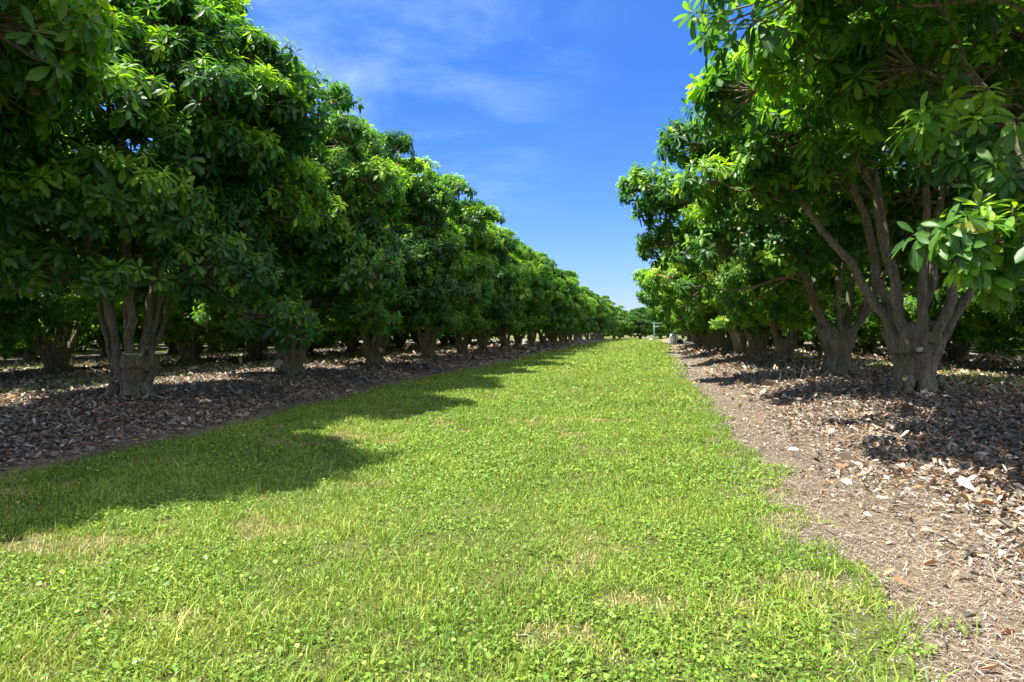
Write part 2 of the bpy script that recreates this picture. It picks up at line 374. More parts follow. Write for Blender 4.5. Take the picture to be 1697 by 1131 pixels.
# ------------------------------------------------------------------ tree generator
def bole_mesh(g, r0=0.40, rt=0.50, h=1.25, cuts=()):
    """short fluted trunk that widens to the top where the limbs leave it; returns mesh builder"""
    n, k = 64, 30
    ph = np.arange(n) / n * 2 * np.pi
    t = np.linspace(0, 1, k)
    prof = r0 * (1 + 0.38 * np.exp(-t * 9)) * (1 - 0.10 * np.sin(t * np.pi)) + (rt - r0) * smooth01(0.35, 0.95, t)
    p1, p2, p3 = g.random(3) * 6.28
    m1 = int(g.integers(3, 5)); m2 = int(g.integers(6, 9))
    tw = g.normal(0, .5)
    Rr = prof[:, None] * (1 + (0.09 + 0.10 * t[:, None]) * np.sin(m1 * (ph[None] + tw * t[:, None]) + p1) + (0.07 * np.exp(-3 * t[:, None]) + .03) * np.sin(m2 * (ph[None]) + p2)
                          + 0.03 * np.sin(13 * ph[None] + p3 + 3 * t[:, None]) + 0.022 * np.sin(23 * ph[None] + 5 * np.sin(4 * t[:, None] + p1)) * (0.5 + 0.5 * np.sin(9 * t[:, None] + 2 * ph[None] + p2)) + 0.05 * (g.random((k, n)) - .5)
              + 0.16 * (vnoise(ph[None] * 3 + 0 * t[:, None], t[:, None] * 4 + 0 * ph[None], 1.0, int(g.integers(1e6))) - .5) * np.sin(ph[None] / 2) ** .5)
    lean = g.normal(0, .05, 2)
    X = Rr * np.cos(ph) + lean[0] * t[:, None]; Y = Rr * np.sin(ph) + lean[1] * t[:, None]
    Z = -0.2 + (h + 0.2) * t[:, None] * np.ones((1, n))
    Z[-5:] += 0.07 * np.sin(2 * ph + p2) + 0.05 * np.sin(5 * ph + p1)
    V = np.stack([X, Y, Z], -1)
    rings = [V]
    for s_, dz in ((0.8, .06), (0.45, 0.10)):
        c = V[-1].mean(0); r_ = c + (V[-1] - c) * s_; r_[:, 2] += dz; rings.append(r_[None])
    V = np.concatenate(rings, 0); kk = V.shape[0]
    i = np.arange(kk - 1)[:, None] * n + np.arange(n)[None, :]; j = np.arange(kk - 1)[:, None] * n + (np.arange(n)[None, :] + 1) % n
    Q = np.stack([i, j, j + n, i + n], -1).reshape(-1, 4)
    Vf = np.concatenate([V.reshape(-1, 3), V[-1].mean(0)[None] + [[0, 0, .02]]])
    m = (kk - 1) * n
    T = np.stack([m + np.arange(n), m + (np.arange(n) + 1) % n, np.full(n, len(Vf) - 1)], 1)
    mb = MB(); mb.add(Vf, Q, T)
    for _ in range(5):                                   # buttress roots running into the litter
        a = g.random() * 6.28; r = r0 * 1.1
        d = np.array([math.cos(a), math.sin(a)]); s_ = np.array([-d[1], d[0]]) * g.normal(0, .15)
        P = [[*(d * r * .75), 0.28], [*(d * (r * 1.15) + s_ * .2), 0.09], [*(d * (r * 1.6) + s_ * .6), 0.015], [*(d * (r * 2.2) + s_), -0.06]]
        mb.tube(P, [0.12, .09, .06, .03], 8, 0.15, seed=int(g.integers(1e6)))
    return mb

def bez(p0, p1, p2, p3, n):
    t = np.linspace(0, 1, n)[:, None]
    return (1 - t) ** 3 * p0 + 3 * (1 - t) ** 2 * t * p1 + 3 * (1 - t) * t * t * p2 + t ** 3 * p3

class TreeProto: pass

def gen_tree(seed, ax=3.9, ay=3.4, zc=4.6, bu=3.4, bd=2.4, shift=0.0, nblob=46, ros=30, nlimb=8, limbs=None, r0=.40, rt=.5, h=1.25,
             young=0.25, low=(), leaf_len=0.205, dmin=-0.6, zmin=1.0, fine=False, lw=1.0):
    """a pruned orchard tree: bole, limbs with sub-branches, crown of leaf whorls. shift moves the crown's middle along x."""
    g = np.random.default_rng(seed)
    tp = TreeProto()
    tp.bole = bole_mesh(g, r0, rt, h)
    # blob centres: spread over an uneven egg
    cen = []
    tries = 0
    while len(cen) < nblob and tries < 4000:
        tries += 1
        d = unit(g.normal(0, 1, 3)); 
        rad = g.uniform(0.55, 0.90)
        if d[2] < dmin: continue
        e = np.array([ax * (1 + 0.12 * g.normal()), ay * (1 + .1 * g.normal()), bu * (1 + .10 * g.normal()) if d[2] > 0 else bd])
        e[:2] *= 1 - .22 * max(d[2], 0) ** 2
        c = d * e * rad + np.array([shift, 0, zc])
        if all(np.linalg.norm((c - q) * np.array([1, 1, 1.15])) > 0.86 for q in cen): cen.append(c)
    for q in low: cen.append(np.array(q, float))
    cen = np.array(cen); nb = len(cen)
    brad = g.uniform(0.75, 1.2, nb); brad[nb - len(low):] = 0.55
    # rosettes on the outer side of each blob
    Cs, As, Yg, Tw = [], [], [], []
    mid = np.array([shift * .6, 0, zc - 0.6])
    yb = np.where(g.random(nb) < young, g.uniform(.5, 1.1, nb), g.uniform(0, .25, nb)); yb[nb - len(low):] = g.uniform(.2, .75, len(low))
    for i in range(nb):
        out = unit(cen[i] - mid)
        m = int(ros * (brad[i] / 0.95) ** 2)
        d = unit(g.normal(0, 1, (m * 2, 3)) + out * 0.95 + np.array([0, 0, .75]))[:m]
        sc = np.array([1.08, 1.08, 0.62])
        p = cen[i] + d * brad[i] * sc * g.uniform(.72, 1.08, (m, 1))
        ok = p[:, 2] > zmin
        p = p[ok]; d = d[ok]
        Cs.append(p); As.append(unit(d * 0.8 + np.array([0, 0, .65]) + out * 0.45 + .22 * g.normal(0, 1, p.shape)))
        Yg.append(np.clip(yb[i] * g.uniform(.3, 1.1, len(p)) * (0.35 + 0.65 * (d[:, 2] > 0.0)) + (g.random(len(p)) < .05) * .5, 0, 1))
        Tw.append(np.repeat(i, len(p)))
    Cs = np.concatenate(Cs); As = np.concatenate(As); Yg = np.concatenate(Yg); Tw = np.concatenate(Tw)
    cb = MB()
    cb.add(*rosettes_geo(Cs, As, Yg, g, leaf_len, fine=fine))
    tp.leaves = cb.mesh('crown')
    # limbs
    if limbs is None:
        az0 = g.random() * 6.28
        limbs = [(az0 + i * 2 * np.pi / nlimb + g.normal(0, .18), g.uniform(.42, .72), g.uniform(0.85, 1.05)) for i in range(nlimb)]
    tp.limb = []; tw = MB()
    ends = []
    for (az, reach, hz) in limbs:
        d = np.array([math.cos(az), math.sin(az), 0])
        rb = lw * g.uniform(.075, .12) * (0.8 + r0 / 2)
        p0 = d * rt * 0.55 + np.array([0, 0, h * 0.66])
        pe = np.array([d[0] * ax * reach + shift * reach * .4, d[1] * ay * reach, zc + bu * 0.30 * hz])
        p1 = p0 + d * .30 + np.array([0, 0, .65]) + g.normal(0, .08, 3)
        p2 = p0 * .35 + pe * .65 + np.array([-d[0] * .35, -d[1] * .35, .15]) + g.normal(0, .22, 3)
        P = bez(p0, p1, p2, pe, 15) + np.concatenate([np.zeros((2, 3)), g.normal(0, .035, (13, 3))])
        mb = MB(); rr = np.linspace(rb * 1.35, rb * .38, 15); rr[0] = rb * 1.8; rr[1] = rb * 1.55
        mb.tube(P, rr, 10, 0.10, seed=int(g.integers(1e6)))
        tp.limb.append(mb); ends.append((P, rr, mb))
    # secondary branches: each blob from the nearest limb
    for i in range(nb):
        best = None
        for (P, rr, mb) in ends:
            for s in range(5, 15):
                dd = np.linalg.norm(P[s] - cen[i]) + (0.5 if P[s][2] > cen[i][2] - .2 else 0)
                if best is None or dd < best[0]: best = (dd, P, rr, mb, s)
        _, P, rr, mb, s = best
        p0 = P[s]; tdir = unit(P[min(s + 1, 14)] - P[s - 1]); pe = cen[i]; L_ = np.linalg.norm(pe - p0)
        B = bez(p0, p0 + tdir * L_ * .4, pe * .6 + p0 * .4 + np.array([0, 0, -.12 * L_]), pe, 8) + np.concatenate([np.zeros((1, 3)), g.normal(0, .03, (7, 3))])
        rb = min(rr[s] * .75, .018 + .022 * L_)
        mb.tube(B, np.linspace(rb, .016, 8), 6, 0.08, seed=i)
    for p, a, i in zip(Cs, As, Tw):
        if g.random() < .55:
            B = bez(cen[i], cen[i] + (p - cen[i]) * .35 + [0, 0, -.05], p - a * .25, p, 4)
            tw.tube(B, [.014, .011, .009, .007], 4, cap=False)
    tp.twig = tw
    tp.h = h; tp.rt = rt; tp.r0 = r0
    return tp

def finish(tp, nm, far=False):
    """turn builders into shared meshes"""
    tp.crown_me = tp.leaves; tp.crown_me.materials.append(M['leaf'])
    tp.twig_me = tp.twig.mesh('twigs'); tp.twig_me.materials.append(M['bark'])
    tp.bole_me = tp.bole.mesh('trunk'); tp.bole_me.materials.append(M['bark'])
    tp.limb_me = []
    for mb in tp.limb:
        me = mb.mesh('limb'); me.materials.append(M['bark']); tp.limb_me.append(me)
    allb = MB()
    for mb in [tp.bole] + tp.limb:
        V = np.concatenate(mb.V); allb.add(V, np.concatenate(mb.Q), np.concatenate(mb.T) if mb.T else None)
    tp.whole_me = allb.mesh('trunk'); tp.whole_me.materials.append(M['bark'])
    return tp

def place(tp, x, y, rot, label, group, sx=1, sy=1, sz=1, near=True, name='fruit_tree', dz=0.0):
    root = link(bpy.data.objects.new(name, None)); root.empty_display_size = 0.3
    root.location = (x, y, float(zt(x, y)) - 0.03 + dz); root.rotation_euler = (0, 0, rot); root.scale = (sx, sy, sz)
    tag(root, label, 'tree', group)
    if near:
        t = link(bpy.data.objects.new('trunk', tp.bole_me), root)
        for me in tp.limb_me: link(bpy.data.objects.new('limb', me), root)
        c = link(bpy.data.objects.new('crown', tp.crown_me), root)
        link(bpy.data.objects.new('twigs', tp.twig_me), c)
    else:
        link(bpy.data.objects.new('trunk', tp.whole_me), root)
        c = link(bpy.data.objects.new('crown', tp.crown_me), root)
    return root

def cut_face(root, pos, nrm, r, name='pruning_cut'):
    """a pale sawn stub with a bark collar, on the trunk"""
    n = np.array(nrm, float); n /= np.linalg.norm(n)
    pos = np.array(pos, float)
    mb = MB(); mb.tube([pos - n * .18, pos - n * .02, pos + n * .035], [r * 1.5, r * 1.25, r * 1.12], 14, 0.06)
    t = [c for c in root.children if c.name.startswith('trunk')][0]
    o = mesh_obj('cut_stub', mb.mesh('cut_stub'), M['bark'], t)
    mb = MB(); mb.tube([pos, pos + n * .04], [r, r * 0.95], 16, 0.14)
    mesh_obj(name, mb.mesh(name), M['cut'], t)

# ---- the tree shapes
LP = [finish(gen_tree(s, ax=2.8, ay=3.1, zc=4.5, bu=3.7, bd=3.5, nblob=78, ros=50, young=y, dmin=-.88, lw=.62, r0=.27, rt=.37, h=h * .8, nlimb=10, low=lw), 'l') for s, y, h, lw in ((11, .25, .8, [(2.1, -.8, 1.9), (1.7, 1.4, 1.7), (1.0, -2.2, 1.7), (2.4, .4, 1.5)]), (12, .38, 1.1, [(-1.8, 1.2, 1.8), (-2.0, -.7, 1.6), (1.9, -1.2, 1.7), (.4, -2.2, 1.8)]), (13, .5, .9, [(2.0, .3, 2.0), (1.5, -1.8, 1.6), (2.2, 1.5, 1.6), (-1.9, .2, 1.6)]), (14, .32, 1.0, [(-2.0, -1.0, 1.8), (2.2, 1.0, 1.7)]))]
RP = [finish(gen_tree(s, ax=4.5, ay=2.6, zc=4.5, bu=3.1, bd=2.8, shift=-.5, nblob=62, ros=50, young=y, dmin=-.75, lw=.7, r0=.33, rt=.44, h=1.15, low=[(-.35, -.6, 1.45), (-3.0 + .2 * (s - 21), .9 - .9 * (s - 21), 1.9), (-3.4, -.6 + .8 * (s - 21), 2.3), (-1.5, -1.6, 1.9)]), 'r') for s, y in ((21, .5), (22, .6), (23, .5))]
R1 = finish(gen_tree(31, ax=4.1, ay=2.7, zc=4.8, bu=3.3, bd=1.8, shift=-.25, nblob=58, ros=50, young=.62, r0=.36, rt=.50, h=1.2, lw=.8, fine=True,
            limbs=[(R(182), .85, .65), (R(168), .45, 1.0), (R(215), .45, .95), (R(260), .4, 1.05), (R(300), .5, 1.0), (R(345), .7, .95), (R(10), .8, .85), (R(60), .5, 1.0), (R(110), .5, 1.0)]), 'r')
R0 = finish(gen_tree(36, ax=3.9, ay=3.3, zc=4.8, bu=3.3, bd=1.9, shift=-.15, nblob=64, ros=50, young=.6, lw=.5, fine=True, low=[(-2.4, -2.1, 1.8), (-1.9, -2.2, 1.7), (-1.6, -1.9, 2.1), (-1.9, -1.7, 2.5), (-1.2, -2.0, 1.8), (-1.3, -1.6, 2.7), (-2.3, -1.4, 2.9)]), 'r')
BP = [finish(gen_tree(s, ax=3.8, ay=3.7, zc=4.2, bu=3.3, bd=4.0, nblob=78, ros=42, young=.35, dmin=-.9, zmin=.45, lw=.6, r0=.28, rt=.38, h=.8), 'b') for s in (51, 52, 53)]
L1 = finish(gen_tree(41, ax=2.9, ay=3.1, zc=4.5, bu=3.7, bd=3.4, nblob=78, ros=50, dmin=-.8, young=.45, lw=.6, fine=True, r0=.28, rt=.37, h=.75, nlimb=9, low=[(-.9, -2.6, 2.1), (.5, -2.7, 2.3), (1.3, -2.0, 2.2), (2.4, .6, 1.6), (2.8, .9, 1.4), (2.0, 1.6, 1.7)]), 'l')

gL = 'trees of the left row beside the lane'; gR = 'trees of the right row beside the lane'
ordn = ['first', 'second', 'third', 'fourth', 'fifth', 'sixth', 'seventh', 'eighth', 'ninth', 'tenth', 'eleventh', 'twelfth']
g2 = np.random.default_rng(99)
labL = {0: 'nearest left-row tree, only its leafy branches hanging in at the upper left edge',
        1: 'left-row tree with thick forked trunk and pale sawn stump top, closest left trunk',
        2: 'left-row tree whose low trunk shows a round pale saw cut facing the lane',
        3: 'left-row tree with a dark twin trunk just behind the one with round saw cut',
        4: 'fifth tree of the left row, with bright lime lower foliage and flared trunk'}
for k, y in enumerate(L1Y):
    tp = L1 if k == 1 else LP[[1, 0, 0, 2, 1, 2, 3, 0, 1, 3, 2][k % 11]]
    rot = 0 if k == 1 else float(g2.random() * 0.8 - .4) + (math.pi if k % 3 == 1 else 0)
    s = float(g2.uniform(.94, 1.06)) * (1.06 if k == 0 else 1)
    lab = labL.get(k) or (f'{ordn[k]} tree from the near end of the left row beside the grass lane' if k < 12 else
                          'small far tree near the end of the left row, merging with its neighbours')
    r = place(tp, L_ROW + 2.4 * float(smooth01(95, 140, y)) + float(g2.normal(0, .15)) * (k > 2) - .25 * (k == 0), y, rot, lab, gL, s, s, s * float(g2.uniform(.96, 1.05)), near=k < 6)
    if k == 1:
        cut_face(r, (.22, -.26, .84), (.1, -.15, 1), .15)
    if k == 2:
        ca, sa = math.cos(-rot), math.sin(-rot); d = (-.30, -.95); d = (d[0] * ca - d[1] * sa, d[0] * sa + d[1] * ca)
        cut_face(r, (d[0] * .42, d[1] * .42, .36), (d[0], d[1], .25), .14)
    if k == 3:
        ca, sa = math.cos(-rot), math.sin(-rot); d = (.75, -.65); d = (d[0] * ca - d[1] * sa, d[0] * sa + d[1] * ca)
        cut_face(r, (d[0] * .38, d[1] * .38, .62), (d[0], d[1], .1), .10)
labR = {0: 'right-row tree with large dark leaves and thin bare branches filling the upper right corner',
        1: 'right-row tree with thick pale trunk, many splayed limbs and a small round saw scar',
        2: 'right-row tree with lumpy trunk and a low leafy sprout, just left of the thickest trunk',
        3: 'third full trunk of the right row, left of the one with leafy sprout',
        4: 'fourth full trunk of the right row, counting away from the thick pale one'}
for k, y in enumerate(R1Y):
    tp = R0 if k == 0 else R1 if k == 1 else (RP + LP)[[0, 1, 2, 4, 1, 0, 5, 2, 6][k % 9]]
    flip = k > 1 and k % 3 == 2
    s = 1.0 if k < 2 else float(g2.uniform(.94, 1.05))
    lab = labR.get(k) or (f'{ordn[k]} tree from the near end of the right row beside the dirt path' if k < 12 else
                          'small distant tree near the far end of the right row, merging with its neighbours')
    r = place(tp, R_ROW + 2.0 * float(smooth01(32, 90, y)) + float(g2.normal(0, .12)) * (k > 1), y, 0 if k < 2 else float(g2.normal(0, .3)), lab, gR, s, s * (-1 if flip else 1), s, near=k < 6)
    if k == 1: cut_face(r, (-.13, -.43, .82), (-.25, -1, .12), .055)

def back_row(x, ys, lab, group, special={}, protos=BP):
    for k, y in enumerate(ys):
        s = float(g2.uniform(.93, 1.08))
        place(protos[int(g2.integers(len(protos)))], x + float(g2.normal(0, .25)), y + float(g2.normal(0, .3)) * (k not in special), float(g2.random() * 6.28),
              special.get(k, lab), group, s * (1.2 if x == L_ROW2 else 1.12), s * 1.12, s * float(g2.uniform(.92, 1.05)), near=(k in special))
back_row(L_ROW2, [13.0, 19.5, 26.5] + [32.3 + 5.4 * i for i in range(11)], 'shaded tree of the row behind the left row, seen between its trunks', 'trees of the second row on the left',
         {1: 'dark trunked tree behind the left row, standing at the far left edge', 2: 'dark V-forked tree behind the left row, between its two nearest trunks'})
back_row(L_ROW3, [21, 27.7] + [33.2 + 5.2 * i for i in range(10)], 'shaded tree of the third row on the left, glimpsed under the crowns', 'trees of the third row on the left')
back_row(L_ROW4, [31 + 5.2 * i for i in range(10)], 'faint tree of the fourth row on the left, glimpsed under the crowns', 'trees of the fourth row on the left')
for i, x in enumerate((-49.5, -60, -71)):
    back_row(x, [44 + 9.5 * i + 6.5 * j for j in range(9)], 'faint far tree deep in the left orchard, glimpsed under the nearer crowns', 'trees deep in the left orchard')
back_row(R_ROW2, [21.8, 27.6, 33.9] + [39.8 + 5.9 * i for i in range(8)], 'shaded tree of the row behind the right row, seen between its trunks', 'trees of the second row on the right',
         {1: 'tree behind the right row with an oval pale saw cut, at the right edge', 2: 'dark trunked tree behind the right row, right of the thickest trunk'})
back_row(R_ROW3, [39 + 6 * i for i in range(9)], 'shaded tree of the third row on the right, glimpsed under the crowns', 'trees of the third row on the right')
back_row(R_ROW4, [56 + 6 * i for i in range(8)], 'faint tree of the fourth row on the right, glimpsed under the crowns', 'trees of the fourth row on the right')
# far end of the lane
place(BP[0], 0.9, 157, 0.4, 'rounded grey-green tree closing the far end of the lane', 'trees closing the far end', 1.3, 1.2, 1.0, near=False)
place(BP[1], -3.6, 152, 1.4, 'dark tree closing the left side of the lane end, before the rounded tree', 'trees closing the far end', .95, .95, .95, near=False)
for i, x in enumerate((-34, -27.5, -21, -14, -8.0, -5.2, 5.6, 10.5, 16, 22.5, 29, 36)):
    lab = {6: 'tree just right of the rounded tree at the lane end, behind the green post'}.get(
        i, 'far tree in the row that closes the orchard behind the lane end')
    place(BP[i % 3], x, 163 + float(g2.normal(0, 2)), float(g2.random() * 6), lab, 'trees closing the far end', 1, 1, float(g2.uniform(.9, 1.05)), near=False)

for i in range(24):
    place(BP[(i * 2) % 3], -66 + 6.2 * i, 196 + float(g2.normal(0, 3)), float(g2.random() * 6), 'distant tree in the second line of trees beyond the lane end', 'distant trees beyond the lane end', 1.25, 1.25, 1.0, near=False)

# ------------------------------------------------------------------ things at the far end
e = link(bpy.data.objects.new('tank', None)); tx, ty = 4.3, 84.0
e.location = (tx, ty, float(zt(tx, ty)))
tag(e, 'white upright tank with rounded top standing beside the far right trunks', 'tank')
mb = MB(); mb.lathe([(0, .12), (.36, .12), (.40, .18), (.40, 1.0), (.37, 1.18), (.28, 1.33), (.12, 1.42), (0, 1.44)], 24); mesh_obj('vessel', mb.mesh('vessel'), M['white'], e)
mb = MB(); mb.lathe([(0, 1.40), (.10, 1.40), (.10, 1.56), (.06, 1.62), (0, 1.62)], 14); mesh_obj('cap', mb.mesh('cap'), M['white'], e)
mb = MB()
for a in (0.6, 2.7, 4.8): mb.box((.30 * math.cos(a), .30 * math.sin(a), .06), (.1, .1, .16))
mesh_obj('feet', mb.mesh('feet', False), M['dark'], e)
mb = MB(); mb.box((0, -.405, 1.12), (.22, .05, .12)); mesh_obj('valve_plate', mb.mesh('valve_plate', False), M['dark'], e)

e = link(bpy.data.objects.new('pump', None)); e.location = (tx + .8, ty + .1, float(zt(tx + .8, ty)))
tag(e, 'dark low pump unit with pale pipe beside the white tank', 'pump')
mb = MB(); mb.box((0, 0, .30), (.7, .5, .34)); mb.box((0, 0, .08), (.85, .55, .12)); mesh_obj('housing', mb.mesh('housing', False), M['dark'], e)
mb = MB(); mb.tube([(-.35, 0, .40), (-.02, 0, .40), (.1, 0, .40), (.36, 0, .40)], [.16, .19, .19, .14], 14); mesh_obj('motor', mb.mesh('motor'), M['dark'], e)
mb = MB(); mb.tube([(-.3, 0, .4), (-.32, 0, .8), (-.30, 0, 1.2), (-.2, 0, 1.26)], .07, 10); mesh_obj('pipe', mb.mesh('pipe'), M['white'], e)

e = link(bpy.data.objects.new('post', None)); e.location = (3.3, 133.0, 0)
tag(e, 'dull green post with a pale green crossbeam at the far end of lane', 'post')
mb = MB(); mb.tube([(0, 0, -.1), (0, 0, 1.6), (0, 0, 3.2)], .12, 12); mesh_obj('upright', mb.mesh('upright'), M['greenpaint'], e)
mb = MB(); mb.box((.55, 0, 3.26), (1.9, .3, .16)); mesh_obj('crossbeam', mb.mesh('crossbeam', False), M['greenpale'], e)
mb = MB(); mb.box((.5, 0, 2.55), (.9, .12, .12)); mb.tube([(0, 0, 2.4), (.5, 0, 2.6), (1.0, 0, 3.2)], .05, 8); mesh_obj('brace', mb.mesh('brace'), M['greenpale'], e)

e = link(bpy.data.objects.new('bench', None)); e.location = (1.75, 138.0, 0)
tag(e, 'pale low slab bench in the grass before the rounded far tree', 'bench')
mb = MB(); mb.box((0, 0, .46), (1.6, .5, .1)); mesh_obj('seat', mb.mesh('seat', False), M['concrete'], e)
for sx in (-.6, .6):
    mb = MB(); mb.box((sx, 0, .2), (.16, .42, .42)); mesh_obj('leg', mb.mesh('leg', False), M['concrete'], e)
e = link(bpy.data.objects.new('crate', None)); e.location = (2.75, 136.0, 0)
tag(e, 'white crate with dark lid at the foot of the green post', 'crate')
mb = MB(); mb.box((0, 0, .25), (.55, .5, .5)); mb.box((0, 0, .47), (.62, .57, .05)); mesh_obj('box', mb.mesh('box', False), M['white'], e)
mb = MB(); mb.box((0, 0, .54), (.6, .55, .08)); mb.box((0, 0, .60), (.2, .1, .05)); mesh_obj('lid', mb.mesh('lid', False), M['dark'], e)

# dry weeds standing in the litter of the right row
for (x, y, lab) in ((3.9, 15.6, 'small clump of pale dry weed stalks in the litter before the lumpy trunk'), (4.0, 18.4, 'farther clump of straw-coloured dry stalks in the litter left of the lumpy trunk')):
    e = link(bpy.data.objects.new('dry_weed', None)); e.location = (x, y, float(zt(x, y))); tag(e, lab, 'weed', 'dry weeds in the right litter')
    for i in range(8):
        a = i * 2.4; r = .05 + .26 * g2.random(); hh = .22 + .3 * g2.random(); mb = MB()
        b = np.array([r * math.cos(a), r * math.sin(a), -.02]); t_ = b + np.array([g2.normal(0, .07), g2.normal(0, .07), hh])
        mb.tube(bez(b, b + [0, 0, hh * .4], t_ - [0, 0, hh * .3], t_, 5), [.006, .0055, .005, .004, .003], 5)
        mesh_obj('stalk', mb.mesh('stalk'), M['straw'], e)

# ------------------------------------------------------------------ scattered ground cover
def in_view(X, Y, m=1.10):
    """rough wedge of what the lens and a step to either side could see"""
    a = np.arctan2(X, Y + 1.6)
    return (a > -R(50) * m + 0) & (a < R(30) * m) & (Y > 1.2)

def sample(n, x0, x1, y0, y1, pw=1.0):
    Y = y0 + (y1 - y0) * rng.random(n) ** pw
    X = x0 + (x1 - x0) * rng.random(n)
    ok = in_view(X, Y); return X[ok], Y[ok]

def blades(X, Y, hgt, wid, tone, lean=0.55):
    n = len(X)
    az = rng.random(n) * 6.283; le = np.abs(rng.normal(lean, .35, n))
    d = np.stack([np.cos(az), np.sin(az)], 1); s = np.stack([-d[:, 1], d[:, 0]], 1)
    tw = rng.normal(0, .8, n); s2 = s * np.cos(tw)[:, None] + d * np.sin(tw)[:, None]
    z0 = zt(X, Y) + 0.005
    ts = [0, .45, .8, 1.0]; ws = [.8, 1.0, .7, 0]
    rows = []
    for t, w in zip(ts, ws):
        off = d * (hgt * le * (t ** 1.7))[:, None]
        zz = z0 + hgt * (t - .32 * le * t * t)
        for sg in ((-1, 1) if w else (0,)):
            rows.append(np.stack([X + off[:, 0] + sg * s2[:, 0] * wid * w / 2, Y + off[:, 1] + sg * s2[:, 1] * wid * w / 2, zz], 1))
    V = np.stack(rows, 1).reshape(-1, 3); o = (np.arange(n) * 7)[:, None]
    Q = np.concatenate([o + np.array([[0, 1, 3, 2]]), o + np.array([[2, 3, 5, 4]])])
    T = o + np.array([[4, 5, 6]])
    tint = np.stack([tone, np.clip(rng.normal(.5, .22, n), 0, 1), rng.random(n)], 1)
    return V, Q, T, np.repeat(tint, 7, 0)

dry = lambda X, Y: smooth01(.62, .80, vnoise(X, Y, .75, 21) * .55 + vnoise(X, Y, .22, 22) * .45)
patch = lambda X, Y: vnoise(X, Y, .9, 31) * .6 + vnoise(X, Y, .35, 32) * .4
def lawn_mask(X, Y):
    e = np.minimum(X - left_edge(Y), right_edge(Y) - X)
    lim = 0.55 * (vnoise(X, Y, .28, 41) - .5) + 0.35 * (vnoise(X, Y, 1.2, 42) - .5)
    return rng.random(len(X)) < smooth01(-.12, .42, e - lim)

gm = MB()
for (y0, y1, dens, hh, ww) in ((1.2, 6.5, 5200, .043, .0054), (6.5, 13, 2600, .045, .008), (13, 26, 750, .056, .014), (26, 55, 220, .07, .028), (55, 147, 40, .08, .07)):
    n = int(dens * 9.5 * (y1 - y0))
    X, Y = sample(n, -7.4, 5.0 if y1 > 40 else 2.6, y0, y1)
    k = lawn_mask(X, Y); X, Y = X[k], Y[k]
    dr = dry(X, Y); pt = patch(X, Y)
    tone = np.clip(.43 + .55 * (pt - .5) + rng.normal(0, .13, len(X)), 0.0, .74)
    isdry = rng.random(len(X)) < .05 + .75 * dr
    tone = np.where(isdry, rng.uniform(.8, 1, len(X)), tone)
    thin = smooth01(.30, .52, vnoise(X, Y, .33, 81) * .5 + vnoise(X, Y, .12, 82) * .5)
    kk = rng.random(len(X)) < .30 + .70 * thin; X, Y, tone, isdry, pt = X[kk], Y[kk], tone[kk], isdry[kk], pt[kk]
    H = hh * rng.lognormal(0, .35, len(X)) * (0.75 + .7 * pt) * np.where(isdry, .6, 1)
    gm.add(*blades(X, Y, H, ww * rng.uniform(.7, 1.3, len(X)), tone))
# longer tufts
for _ in range(260):
    y = 2.0 + 22 * rng.random() ** 1.6; x = rng.uniform(-7, 1.5)
    if rng.random() < .3: x = float(right_edge(y)) - abs(rng.normal(0, .25))
    if not (in_view(np.array([x]), np.array([y]))[0] and left_edge(y) < x < right_edge(y) + .05): continue
    m = int(rng.integers(10, 34)); X = x + rng.normal(0, .05, m); Y = y + rng.normal(0, .05, m)
    gm.add(*blades(X, Y, rng.uniform(.07, .15, m), rng.uniform(.005, .009, m), np.clip(rng.normal(.38, .12, m), 0, .7), .5))
# thin green patches between the back rows
for (x0, x1, y0, y1, n) in ((-16.5, -12, 12, 60, 16000), (-26.5, -22, 20, 60, 9000), (8.5, 11.5, 12, 50, 9000)):
    X, Y = sample(n, x0, x1, y0, y1); k = patch(X, Y) > .5; X, Y = X[k], Y[k]
    gm.add(*blades(X, Y, rng.uniform(.05, .13, len(X)), rng.uniform(.02, .035, len(X)), np.clip(rng.normal(.5, .15, len(X)), 0, .74)))
o = mesh_obj('grass', gm.mesh('grass'), M['grass']); tag(o, 'short bright green grass of the mown lane', 'grass', kind='stuff')

# clover-like broad weeds in the lawn
OV = np.array([[0, 0, 0], [.42, .42, .03], [.42, 0, -.03], [.42, -.42, .03], [.78, .36, .03], [.78, 0, -.02], [.78, -.36, .03], [1, 0, 0]], float)
cm = MB()
for (y0, y1, dens, ll) in ((1.2, 6.5, 3200, .0165), (6.5, 13, 1900, .023), (13, 26, 520, .036), (26, 50, 110, .07)):
    n = int(dens * 9.5 * (y1 - y0)); X, Y = sample(n, -7.2, 2.4, y0, y1)
    w = smooth01(.38, .62, vnoise(X, Y, .8, 51) * .6 + vnoise(X, Y, .25, 52) * .4)
    k = lawn_mask(X, Y) & (rng.random(len(X)) < .12 + .85 * w) & (dry(X, Y) < .6); X, Y = X[k], Y[k]; n = len(X)
    P = np.stack([X, Y, zt(X, Y) + rng.uniform(.015, .055, n)], 1)
    az = rng.random(n) * 6.283; el = rng.normal(.1, .35, n)
    D = np.stack([np.cos(az) * np.cos(el), np.sin(az) * np.cos(el), np.sin(el)], 1)
    nn = np.stack([rng.normal(0, .35, n), rng.normal(0, .35, n), np.ones(n)], 1)
    tint = np.stack([np.clip(rng.normal(.30, .15, n), 0, .72), np.clip(rng.normal(.45, .25, n), 0, 1), rng.random(n)], 1)
    cm.add(*leaves_geo(P, D, nn, ll * rng.lognormal(0, .35, n), tint, rng.uniform(.05, .3, n), tmpl=OV))
o = mesh_obj('clover', cm.mesh('clover'), M['grass']); tag(o, 'small round leaved weeds spread through the grass', 'weeds', kind='stuff')

